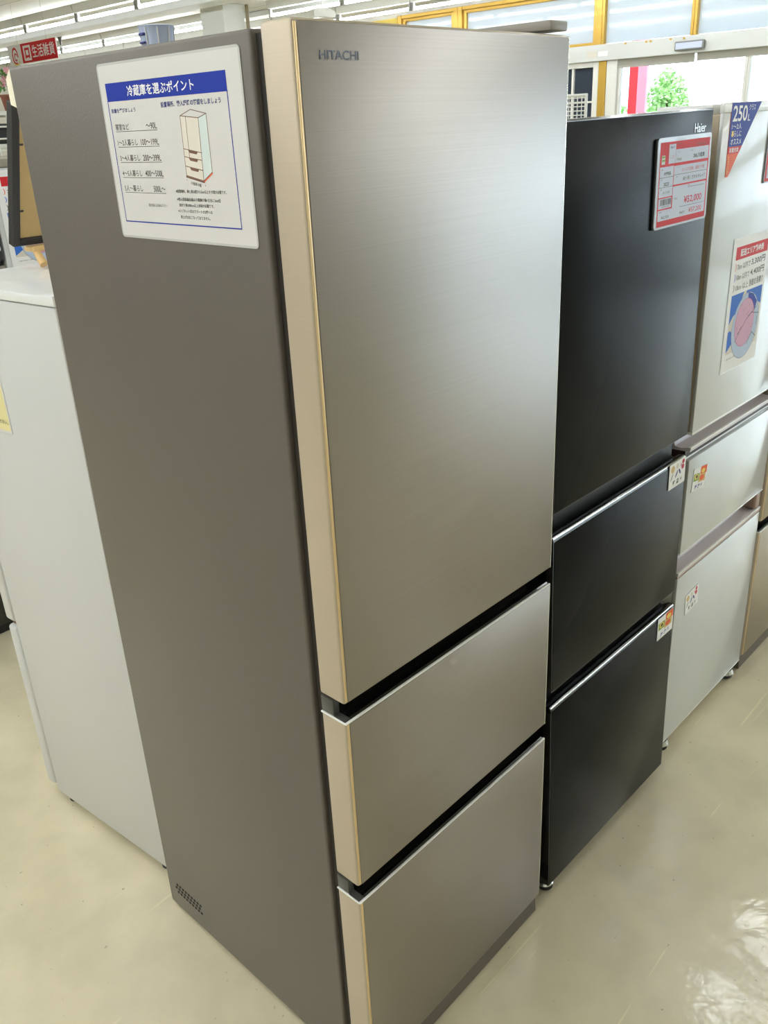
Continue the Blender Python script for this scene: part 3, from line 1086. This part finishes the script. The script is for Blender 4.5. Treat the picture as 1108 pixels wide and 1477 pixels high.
s.text(T, '備考', 0.0760, 0.0870, 0.0028, 'p_grey')
s.text(T, '価格', 0.126, 0.0682, 0.0032, 'p_grey')
s.text(T, 'Price', 0.074, 0.0480, 0.004, 'p_black')
s.text(T, '¥52,000', 0.1128, 0.0360, 0.0150, 'p_crim', width=0.0745, bold=0.02)
s.text(T, '¥57,200', 0.1353, 0.0172, 0.0105, 'p_crim', width=0.0545, bold=0.008)
s.text(T, '税込価格', 0.0985, 0.0195, 0.0045, 'p_black', width=0.0215, bold=0.03)
s.text(T, '管理番号', 0.0165, 0.0290, 0.0025, 'p_grey')
s.text(T, '¥62,920', 0.0250, 0.0170, 0.0060, 'p_black', width=0.030)
x = 0.0187
rnd = random.Random(3)
while x < 0.0585:
    wbar = rnd.choice((0.0007, 0.0011, 0.0018))
    s.rect('bar_code', x, x + wbar, 0.0420, 0.0528, 'p_black', 3)
    x += wbar + rnd.choice((0.0007, 0.0011, 0.0015))
s.text('bar_code', '2109 4417 520', 0.0250, 0.0385, 0.0022, 'p_black', width=0.029)
s.build(sh)

# ------------------------------------------------------------------ small magnet cards on the drawers


def card(label, mw, kind):
    sh = sheet_thing('picture_card', label, 'card', mw, 0.076, 0.061, 'p_white', corner=0.001, thick=0.0012)
    s = Sheet()
    if kind == 'veg':
        s.ellipse('picture', (0.015, 0.047), 0.0085, 0.0085, 'p_tan')
        s.ellipse('picture', (0.036, 0.049), 0.006, 0.0065, 'p_cream')
        s.ellipse('picture', (0.064, 0.0525), 0.006, 0.0055, 'p_crim')
        s.ellipse('picture', (0.0625, 0.0405), 0.0065, 0.0062, 'p_crim')
        s.ellipse('picture', (0.0545, 0.0465), 0.004, 0.004, 'p_pink')
        s.ellipse('picture', (0.034, 0.031), 0.010, 0.0026, 'p_navy', rot=0.9)
        s.ellipse('picture', (0.0485, 0.033), 0.0085, 0.0030, 'p_navy', rot=-1.0)
        s.ellipse('picture', (0.012, 0.029), 0.010, 0.0016, 'p_grey', rot=1.0)
        for k, ch in enumerate('野菜室'):
            s.text('printed_text', ch, 0.016 + k * 0.018, 0.006, 0.0115, 'p_dgreen', width=0.011, bold=0.07, slant=0.2)
    else:
        s.rect('picture', 0.003, 0.034, 0.027, 0.046, 'p_green')
        s.ellipse('picture', (0.018, 0.038), 0.011, 0.007, 'p_yellow', 2)
        s.ellipse('picture', (0.019, 0.038), 0.006, 0.0045, 'p_black', 3)
        s.rect('picture', 0.038, 0.074, 0.040, 0.0605, 'p_orange')
        s.ellipse('picture', (0.054, 0.048), 0.011, 0.006, 'p_yellow', 2)
        s.rect('picture', 0.032, 0.070, 0.0205, 0.041, 'p_tan', 2)
        s.ellipse('picture', (0.050, 0.031), 0.013, 0.007, 'p_orange', 3)
        for k, ch in enumerate('冷凍室'):
            s.text('printed_text', ch, 0.014 + k * 0.017, 0.005, 0.0115, 'p_blue', width=0.011, bold=0.07, slant=0.2)
    s.build(sh)
    return sh


def front_basis(FM, x, z, y=-0.0012, rot=0.0):
    return FM @ basis((math.cos(rot), 0, math.sin(rot)), (0, -1, 0), (x, y, z))


card('white card with vegetables at the top corner of the middle black drawer', front_basis(BM, 0.4525, 0.874), 'veg')
card('white card with food pictures at the top corner of the lowest black drawer', front_basis(BM, 0.4500, 0.477), 'food')
card('white card with food pictures on the upper white drawer', front_basis(WM, 0.0220, 0.800, -0.0004, -0.13), 'food')
card('tilted white card with vegetables on the lower white drawer', front_basis(WM, 0.0620, 0.4290, -0.0004, 0.12), 'veg')

# ------------------------------------------------------------------ delivery-fee poster on the white door


def delivery_poster(label, mw, group=None):
    sh = sheet_thing('delivery_poster', label, 'poster', mw, 0.2105, 0.3180, 'film', corner=0.004)
    s = Sheet()
    s.rect('paper', 0.002, 0.2085, 0.002, 0.316, 'p_white', 1)
    s.rect('heading_band', 0.0195, 0.2035, 0.2670, 0.2960, 'p_red', 2)
    T = 'printed_text'
    s.text(T, '配送エリア料金表', 0.044, 0.2725, 0.0175, 'p_white', width=0.135, bold=0.03, layer=4)
    for k, (a, b, cm) in enumerate((('7km 以内で', '3,300円', 'p_orange'), ('10km 以内で', '4,400円', 'p_sky'), ('10km 以上', '別途お見積り', 'p_grey'))):
        v = 0.243 - k * 0.0245
        s.text(T, '❩', 0.022, v - 0.001, 0.018, cm, width=0.006, bold=0.02)
        s.text(T, a, 0.034, v, 0.0150, 'p_black', width=0.074)
        s.text(T, b, 0.114, v, 0.0170, 'p_black', width=0.082, bold=0.014)
    Mm = 'delivery_map'
    s.rect(Mm, 0.0198, 0.200, 0.045, 0.186, 'p_cream', 2)
    s.poly(Mm, [(0.0198, 0.186), (0.092, 0.186), (0.074, 0.160), (0.060, 0.142), (0.040, 0.135), (0.0198, 0.118)], 'p_sky', 3)
    s.poly(Mm, [(0.105, 0.186), (0.200, 0.186), (0.200, 0.140), (0.178, 0.150), (0.170, 0.128), (0.150, 0.108), (0.132, 0.125), (0.112, 0.150)], 'p_sky', 3)
    s.poly(Mm, [(0.0198, 0.100), (0.034, 0.102), (0.052, 0.085), (0.050, 0.068), (0.0198, 0.050)], 'p_sky', 3)
    s.ellipse(Mm, (0.118, 0.100), 0.078, 0.080, 'p_bluegrey', 4, 40)
    s.poly(Mm, [(0.118, 0.180), (0.150, 0.172), (0.176, 0.150), (0.160, 0.112), (0.140, 0.120), (0.122, 0.145)], 'p_blue', 5)
    s.ellipse(Mm, (0.112, 0.108), 0.056, 0.058, 'p_pink', 6, 36)
    s.ring(Mm, (0.112, 0.108), 0.056, 0.058, 0.0008, 'p_crim', 7)
    s.ring(Mm, (0.118, 0.100), 0.078, 0.080, 0.0008, 'p_navy', 7)
    rd = random.Random(5)
    for (a, b) in (((0.075, 0.085), (0.100, 0.098)), ((0.100, 0.098), (0.122, 0.114)), ((0.122, 0.114), (0.150, 0.126)), ((0.150, 0.126), (0.194, 0.118)), ((0.132, 0.12), (0.176, 0.136)), ((0.066, 0.068), (0.096, 0.100)), ((0.185, 0.11), (0.188, 0.09)), ((0.165, 0.075), (0.19, 0.06)), ((0.14, 0.05), (0.165, 0.075))):
        s.line(Mm, a, b, 0.0017, 'p_black', 8)
    for k in range(22):
        x, y = rd.uniform(0.065, 0.165), rd.uniform(0.06, 0.155)
        s.text(Mm, rd.choice(('川', '町', '山', '北')), x, y, 0.004, 'p_grey', layer=8)
    s.text(T, 'お届け料金のご案内', 0.026, 0.030, 0.004, 'p_grey', width=0.05)
    s.build(sh)
    return sh


delivery_poster('delivery fee poster with red heading and map on the white three-door refrigerator', WM @ basis((1, 0, 0), (0, -1, 0), (0.119, -0.0002, 1.0735)))

# blue corner banner
BB = WM @ basis((1, 0, 0), (0, -1, 0), (0.033, -0.0002, 1.528))
sh = thing('corner_sticker', 'blue and orange triangular capacity sticker on the white refrigerator door corner', 'sticker')
sh.matrix_world = BB @ Matrix.Translation((0, 0, 0.0009))
bm = new()
prism(bm, [(0.0, 0.145), (0.152, 0.145), (0.0135, 0.0), (0.0, 0.0)], 'z', -0.0006, 0)
obj('sheet', bm, 'p_orange', sh)
s = Sheet()


def ex(v):
    return 0.0135 + (0.152 - 0.0135) * v / 0.145


s.poly('blue_field', [(0.0, 0.145), (ex(0.145), 0.145), (ex(0.060), 0.060), (0.0, 0.060)], 'p_blue', 1)
s.poly('red_field', [(0.0, 0.0595), (ex(0.0595), 0.0595), (ex(0.046), 0.046), (0.0, 0.046)], 'p_red', 1)
T = 'printed_text'
s.text(T, '250', 0.009, 0.1085, 0.0310, 'p_white', width=0.072, bold=0.015)
s.text(T, 'クラス', 0.0885, 0.1290, 0.0115, 'p_white', width=0.033)
s.text(T, 'L', 0.0865, 0.1085, 0.0130, 'p_white', width=0.012, bold=0.01)
s.text(T, '1～2人', 0.009, 0.0935, 0.0115, 'p_white', width=0.049)
s.text(T, '暮', 0.009, 0.0790, 0.0120, 'p_yellow', width=0.013, bold=0.03)
s.text(T, 'らしに', 0.0235, 0.0790, 0.0115, 'p_white', width=0.036)
s.text(T, 'オススメ', 0.0095, 0.0635, 0.0118, 'p_white', width=0.053, bold=0.01)
s.text(T, '容量充実', 0.007, 0.0480, 0.0098, 'p_white', width=0.047, bold=0.01)
for k, ch in enumerate('たっぷり'):
    s.text(T, ch, 0.004, 0.034 - k * 0.0095, 0.0080, 'p_yellow', width=0.0075)
s.build(sh)

# second price tag, mostly outside the frame on the right
sh = sheet_thing('price_tag', 'red-edged price tag on the white refrigerator door at the frame edge', 'price tag', WM @ basis((1, 0, 0), (0, -1, 0), (0.243, -0.0002, 1.500)), 0.2135, 0.1595, 'sleeve', corner=0.006, thick=0.002, lift=0.0015)
s = Sheet()
s.rect('red_card', 0.002, 0.2065, 0.003, 0.1515, 'p_red', 1)
s.rect('white_field', 0.012, 0.200, 0.010, 0.145, 'p_lav', 2)
s.text('printed_text', '¥49,800', 0.070, 0.030, 0.018, 'p_crim', width=0.11, bold=0.02)
s.text('printed_text', '冷蔵庫', 0.030, 0.100, 0.014, 'p_black', bold=0.02)
s.build(sh)

# ------------------------------------------------------------------ things on and behind the refrigerators
t = thing('plastic_tub', 'small pale blue plastic tub on top of the grey-sided refrigerator', 'tub', (0.109, 0.41, 1.7674))
bm = new()
lathe(bm, [(0.017, 0.0005), (0.0215, 0.002), (0.0245, 0.034), (0.026, 0.036), (0.0245, 0.037), (0.0225, 0.034), (0.02, 0.004), (0.004, 0.003)], n=32)
obj('body', bm, 'cup', t, True)
bm = new()
for k in range(9):
    a = 2 * math.pi * k / 9
    cyl(bm, (0.0222 * math.cos(a), 0.0222 * math.sin(a), 0.003), (0.0252 * math.cos(a), 0.0252 * math.sin(a), 0.034), 0.0008, n=6)
obj('rib_glint', bm, 'white_frame', t)  # white ribs put in for the vertical highlights of the smooth tub
bm = new()
box(bm, -0.0265, -0.0215, -0.006, 0.006, 0.024, 0.0275, 0.001)
box(bm, -0.0262, -0.0215, -0.005, 0.007, 0.014, 0.0165, 0.001)
obj('clip', bm, 'p_navy', t)

# black-framed board on a small wooden easel, its back towards us
EL = GM
t = thing('framed_board', 'black-framed board seen from its tan back on the low white refrigerator', 'framed board')
lean = math.atan2(0.108, 0.279)
t.matrix_world = EL @ Matrix.Translation((0.165, 0.391, 1.453)) @ Matrix.Rotation(lean, 4, 'X')
bw, bh = 0.40, 0.30
bm = new()
box(bm, 0, 0.017, 0.0, 0.02, 0, bh, 0.002)
box(bm, bw - 0.017, bw, 0.0, 0.02, 0, bh, 0.002)
box(bm, 0.017, bw - 0.017, 0.0, 0.02, 0, 0.016, 0.002)
box(bm, 0.017, bw - 0.017, 0.0, 0.02, bh - 0.016, bh, 0.002)
obj('frame', bm, 'black_frame', t)
bm = new()
box(bm, 0.015, bw - 0.015, 0.006, 0.010, 0.014, bh - 0.014)
obj('backing_board', bm, 'tan_board', t)
for z in (0.075, 0.215):
    for x0 in (0.014, bw - 0.027):
        bm = new()
        box(bm, x0, x0 + 0.013, 0.0035, 0.0062, z, z + 0.004, 0.001)
        obj('clip', bm, 'black_frame', t)
t = thing('easel', 'small pale wooden easel holding the black-framed board', 'easel')
t.matrix_world = EL @ Matrix.Translation((0.165, 0.0, 1.4052))
bm = new()
box(bm, 0.035, 0.36, 0.376, 0.413, 0.034, 0.046, 0.003)
obj('ledge', bm, 'wood', t)
for x in (0.047, 0.34):
    bm = new()
    cyl(bm, (x, 0.389, 0.040), (x - 0.002, 0.360, 0.0070), 0.0075, 0.0095, n=14)
    obj('leg', bm, 'wood', t, True)
bm = new()
cyl(bm, (0.20, 0.413, 0.040), (0.20, 0.445, 0.0075), 0.0075, n=14)
obj('leg', bm, 'wood', t, True)

# refrigerators across the aisle behind
t = thing('refrigerator', 'white refrigerator across the aisle with a delivery poster, behind the framed board', 'refrigerator', (0.585, 2.155, 0))
bm = new()
box(bm, 0.0, 0.58, 0.06, 0.64, 0.03, 1.585, 0.004)
obj('cabinet', bm, 'white_body', t, True)
for z0, z1 in ((0.72, 1.585), (0.06, 0.70)):
    bm = new()
    box(bm, 0.0, 0.58, 0.0, 0.055, z0, z1, 0.006)
    obj('door', bm, 'white_door', t, True)
bm = new()
box(bm, 0.02, 0.56, 0.02, 0.60, 0.0, 0.055)
obj('base', bm, 'black_body', t)
bm = new()
box(bm, 0.0, 0.58, 0.0, 0.64, 1.5855, 1.610, 0.004)
obj('top_cover', bm, 'hinge', t)
delivery_poster('delivery fee poster half hidden behind the black-framed board', basis((1, 0, 0), (0, -1, 0), (0.60, 2.1548, 1.262)))

t = thing('refrigerator', 'black two-door refrigerator across the aisle at the left frame edge', 'refrigerator', (0.012, 2.16, 0))
bm = new()
box(bm, 0.0, 0.57, 0.06, 0.62, 0.03, 1.262, 0.004)
obj('cabinet', bm, 'black_body', t, True)
for z0, z1 in ((0.70, 1.262), (0.04, 0.68)):
    bm = new()
    box(bm, 0.0, 0.57, 0.0, 0.055, z0, z1, 0.006)
    obj('door', bm, 'black_gloss', t, True)
bm = new()
box(bm, 0.02, 0.55, 0.02, 0.60, 0.0, 0.045)
obj('base', bm, 'black_body', t)
bm = new()
box(bm, 0.0, 0.57, 0.0, 0.62, 1.2625, 1.287, 0.004)
obj('top_cover', bm, 'hinge', t)
t = thing('microwave_oven', 'white microwave oven on the black refrigerator across the aisle', 'microwave oven', (0.052, 2.146, 1.287))
bm = new()
box(bm, 0.0, 0.53, 0.03, 0.40, 0.012, 0.285, 0.008)
obj('casing', bm, 'white_body', t, True)
bm = new()
box(bm, 0.003, 0.527, 0.0, 0.029, 0.10, 0.282, 0.006)
obj('door', bm, 'white_door', t, True)
bm = new()
box(bm, 0.003, 0.527, 0.006, 0.029, 0.016, 0.098, 0.004)
obj('control_panel', bm, 'p_black', t)
for x in (0.05, 0.48):
    for y in (0.06, 0.36):
        bm = new()
        cyl(bm, (x, y, 0.0), (x, y, 0.013), 0.012, n=14)
        obj('foot', bm, 'rubber', t)
sh = sheet_thing('offer_strip', 'white strip with red lettering on the microwave oven', 'label strip', basis((1, 0, 0), (0, -1, 0), (0.352, 2.1515, 1.335)), 0.22, 0.034, 'p_white', corner=0.002)
s = Sheet()
s.text('printed_text', '送料込みセット', 0.02, 0.010, 0.015, 'p_red', width=0.18, bold=0.02)
s.build(sh)

# white wire shelf with dark goods and flowers on top
t = thing('wire_shelf', 'white wire grid shelf unit at the far left holding dark goods', 'shelf unit', (1.30, 4.45, 0))
for x in (0.0, 1.3):
    for y in (0.0, 0.45):
        bm = new()
        cyl(bm, (x, y, 0.0), (x, y, 1.80), 0.014, n=10)
        obj('post', bm, 'white_wire', t)
for z in (0.3, 0.8, 1.20, 1.625, 1.795):
    bm = new()
    box(bm, -0.012, 1.312, -0.012, 0.462, z, z + 0.022, 0.003)
    obj('shelf_board', bm, 'white_wire', t)
bm = new()
k = 0.0
while k < 1.31:
    cyl(bm, (k, -0.016, 1.22), (k, -0.016, 1.80), 0.005, n=6)
    k += 0.075
z = 1.24
while z < 1.80:
    cyl(bm, (0, -0.019, z), (1.3, -0.019, z), 0.005, n=6)
    z += 0.062
obj('wire_grid', bm, 'white_wire', t)
rd = random.Random(11)
for zz, hh in ((1.2225, 0.33), (1.6475, 0.12)):
    x = 0.04
    while x < 1.2:
        ww = rd.uniform(0.10, 0.17)
        g = thing('storage_box', 'dark boxed item on the white wire shelf', 'box', (1.30 + x, 4.47, zz), group='dark boxes on the wire shelf')
        h = hh * rd.uniform(0.7, 0.98)
        bm = new()
        box(bm, 0, ww, 0, 0.25, 0.0, h * 0.8, 0.005)
        obj('carton', bm, 'dark_goods', g)
        bm = new()
        box(bm, -0.003, ww + 0.003, -0.003, 0.253, h * 0.8, h, 0.003)
        obj('lid', bm, 'charcoal', g)
        x += ww + rd.uniform(0.015, 0.04)


def plant(label, x, kind, ptl):
    g = thing('potted_flower', label, 'plant', (1.30 + x, 4.50 if kind == 2 else 4.80, 1.817))
    bm = new()
    lathe(bm, [(0.03, 0.0), (0.042, 0.07), (0.046, 0.075), (0.046, 0.085), (0.038, 0.085), (0.03, 0.06), (0.004, 0.055)], n=16)
    obj('pot', bm, 'terracotta', g, True)
    rr = random.Random(kind)
    bm = new()
    for k in range(70):
        p = Vector((rr.gauss(0, 0.04), rr.gauss(0, 0.04), 0.09 + abs(rr.gauss(0.06, 0.04))))
        e = Euler((rr.uniform(0.3, 1.3), 0, rr.uniform(0, 6.3))).to_matrix()
        w_, l_ = 0.010, 0.035
        q = [bm.verts.new(p + e @ Vector(c)) for c in ((0, 0, 0), (w_, l_ * 0.5, 0.004), (0, l_, 0), (-w_, l_ * 0.5, 0.004))]
        bm.faces.new(q)
    obj('leaves', bm, 'leaf', g)
    for k in range(5):
        bm = new()
        c = Vector((rr.uniform(-0.06, 0.06), rr.uniform(-0.05, 0.03), rr.uniform(0.14, 0.22)))
        for j in range(7):
            a = j * 2 * math.pi / 7
            d = Vector((math.cos(a), -0.5, math.sin(a))) * 0.022
            n_ = Vector((-math.sin(a), 0, math.cos(a))) * 0.010
            q = [bm.verts.new(c + v) for v in (Vector((0, 0, 0)), d * 0.6 + n_, d, d * 0.6 - n_)]
            bm.faces.new(q)
        obj('blossom', bm, ptl, g)


plant('potted yellow flowers on top of the white wire shelf', 0.455, 1, 'flower_y')
plant('potted pink flowers on top of the white wire shelf', 0.515, 2, 'flower_p')

# white wire rack in front of the shop window
t = thing('wire_rack', 'white wire mesh display rack in front of the shop window', 'rack', (6.0, 3.262, 0))
bm = new()
for y in (0.0, 0.85):
    cyl(bm, (0, y, 0.012), (0, y, 1.80), 0.012, n=10)
    box(bm, -0.22, 0.22, y - 0.014, y + 0.014, 0.0, 0.024, 0.003)
cyl(bm, (0, -0.008, 1.805), (0, 0.858, 1.805), 0.012, n=10)
obj('rack_frame', bm, 'white_wire', t)
bm = new()
y = 0.04
while y < 0.84:
    cyl(bm, (0, y, 0.2), (0, y, 1.80), 0.004, n=6)
    y += 0.04
z = 0.25
while z < 1.80:
    cyl(bm, (-0.004, 0.0, z), (-0.004, 0.85, z), 0.004, n=6)
    z += 0.032
obj('wire_grid', bm, 'white_wire', t)

# pillar with its drain pipe
struct('pillar', box(new(), 6.6, 6.915, 8.62, 9.07, 0, ZC, 0.004), 'pillar')
bm = new()
cyl(bm, (6.945, 8.60, 0), (6.945, 8.60, ZC), 0.022, n=12)
t = obj('drain_pipe', bm, 'pipe')
tag(t, 'tan pipe running down beside the white pillar', 'pipe')

# hanging department sign
SG = basis((0, -1, 0), (-1, 0, 0), (4.5, 9.92, 2.446))
sh = sheet_thing('hanging_sign', 'red and white hanging sign with white Japanese lettering near the ceiling', 'sign', SG, 1.12, 0.197, 'p_white', corner=0.003, thick=0.012, paper='sign_board')
s = Sheet()
s.rect('red_field', 0.315, 1.118, 0.002, 0.195, 'p_red', 1)
s.ring('emblem', (0.155, 0.085), 0.050, 0.066, 0.022, 'p_red', 2, a0=-0.2, a1=5.2)
s.ring('emblem', (0.165, 0.075), 0.020, 0.026, 0.016, 'p_crim', 2, a0=0.4, a1=5.5)
s.ring('emblem', (0.17, 0.045), 0.075, 0.040, 0.014, 'p_yellow', 3, a0=3.6, a1=6.0)
s.rect('white_square', 0.365, 0.535, 0.022, 0.172, 'p_white', 2)
s.text('square_lettering', 'ロ', 0.395, 0.045, 0.105, 'p_red', width=0.11, bold=0.05, layer=4)
s.text('sign_lettering', '生活雑貨', 0.565, 0.040, 0.125, 'p_white', width=0.51, bold=0.012, layer=4)
s.build(sh)
for u in (0.25, 0.92):
    bm = new()
    cyl(bm, (u, 0.197, -0.006), (u, ZC - 2.446, -0.006), 0.0015, n=6)
    obj('wire', bm, 'fixture_grey', sh)

# small ceiling and hanging things
t = thing('sprinkler', 'small dark sprinkler head hanging from the ceiling above the red sign', 'sprinkler', (6.42, 12.24, ZC))
bm = new()
cyl(bm, (0, 0, -0.02), (0, 0, 0), 0.09, n=16)
obj('rose', bm, 'fixture_grey', t)
bm = new()
cyl(bm, (0, 0, -0.16), (0, 0, -0.02), 0.008, 0.035, n=12)
obj('nozzle', bm, 'charcoal', t)
t = thing('hanging_bracket', 'white sign bracket hanging on a wire above the steel door', 'bracket', (4.785, 5.0, 2.47))
bm = new()
prism(bm, [(-0.115, 0.0), (0.115, 0.0), (0.115, 0.045), (0.06, 0.062), (-0.06, 0.062), (-0.115, 0.045)], 'y', -0.03, 0.03)
obj('bracket_body', bm, 'white_frame', t)
bm = new()
cyl(bm, (0, 0, 0.06), (0, 0, ZC - 2.47), 0.004, n=8)
obj('wire', bm, 'white_frame', t)

# outside the shop: banner panel and trees
t = thing('banner_panel', 'red and pale pink upright panel standing outside the entrance', 'panel', (11.0, 5.55, -0.02))
bm = new()
box(bm, -0.03, 0.03, -0.06, 0.065, 0.05, 2.9, 0.004)
obj('red_panel', bm, 'red_post', t)
bm = new()
box(bm, -0.028, 0.028, -0.19, -0.06, 0.05, 2.9, 0.004)
obj('pink_panel', bm, 'pink_post', t)
bm = new()
box(bm, -0.2, 0.2, -0.25, 0.12, 0.0, 0.05, 0.005)
obj('base', bm, 'grey_frame', t)


def tree(label, x, y, h, r, seed):
    g = thing('young_tree', label, 'tree', (x, y, -0.02))
    bm = new()
    cyl(bm, (0, 0, 0), (0, 0, h * 0.8), 0.05, 0.02, n=10)
    obj('trunk', bm, 'bark', g)
    rr = random.Random(seed)
    bm = new()
    for k in range(2600):
        d = Vector((rr.gauss(0, 1), rr.gauss(0, 1), rr.gauss(0, 1))).normalized() * (rr.random() ** 0.4)
        p = Vector((d.x * r, d.y * r, h * 0.62 + d.z * h * 0.38))
        e = Euler((rr.uniform(0, 6.3), rr.uniform(0, 6.3), rr.uniform(0, 6.3))).to_matrix()
        q = [bm.verts.new(p + e @ Vector(c)) for c in ((0, -0.05, 0), (0.028, 0, 0.01), (0, 0.05, 0), (-0.028, 0, 0.01))]
        bm.faces.new(q)
    obj('crown', bm, 'tree_leaf', g)


tree('leafy green tree outside the entrance, right of the red panel', 16.0, 7.55, 2.42, 0.42, 21)
tree('green shrub-like tree outside the entrance, left of the red panel', 16.0, 8.75, 1.95, 0.45, 22)
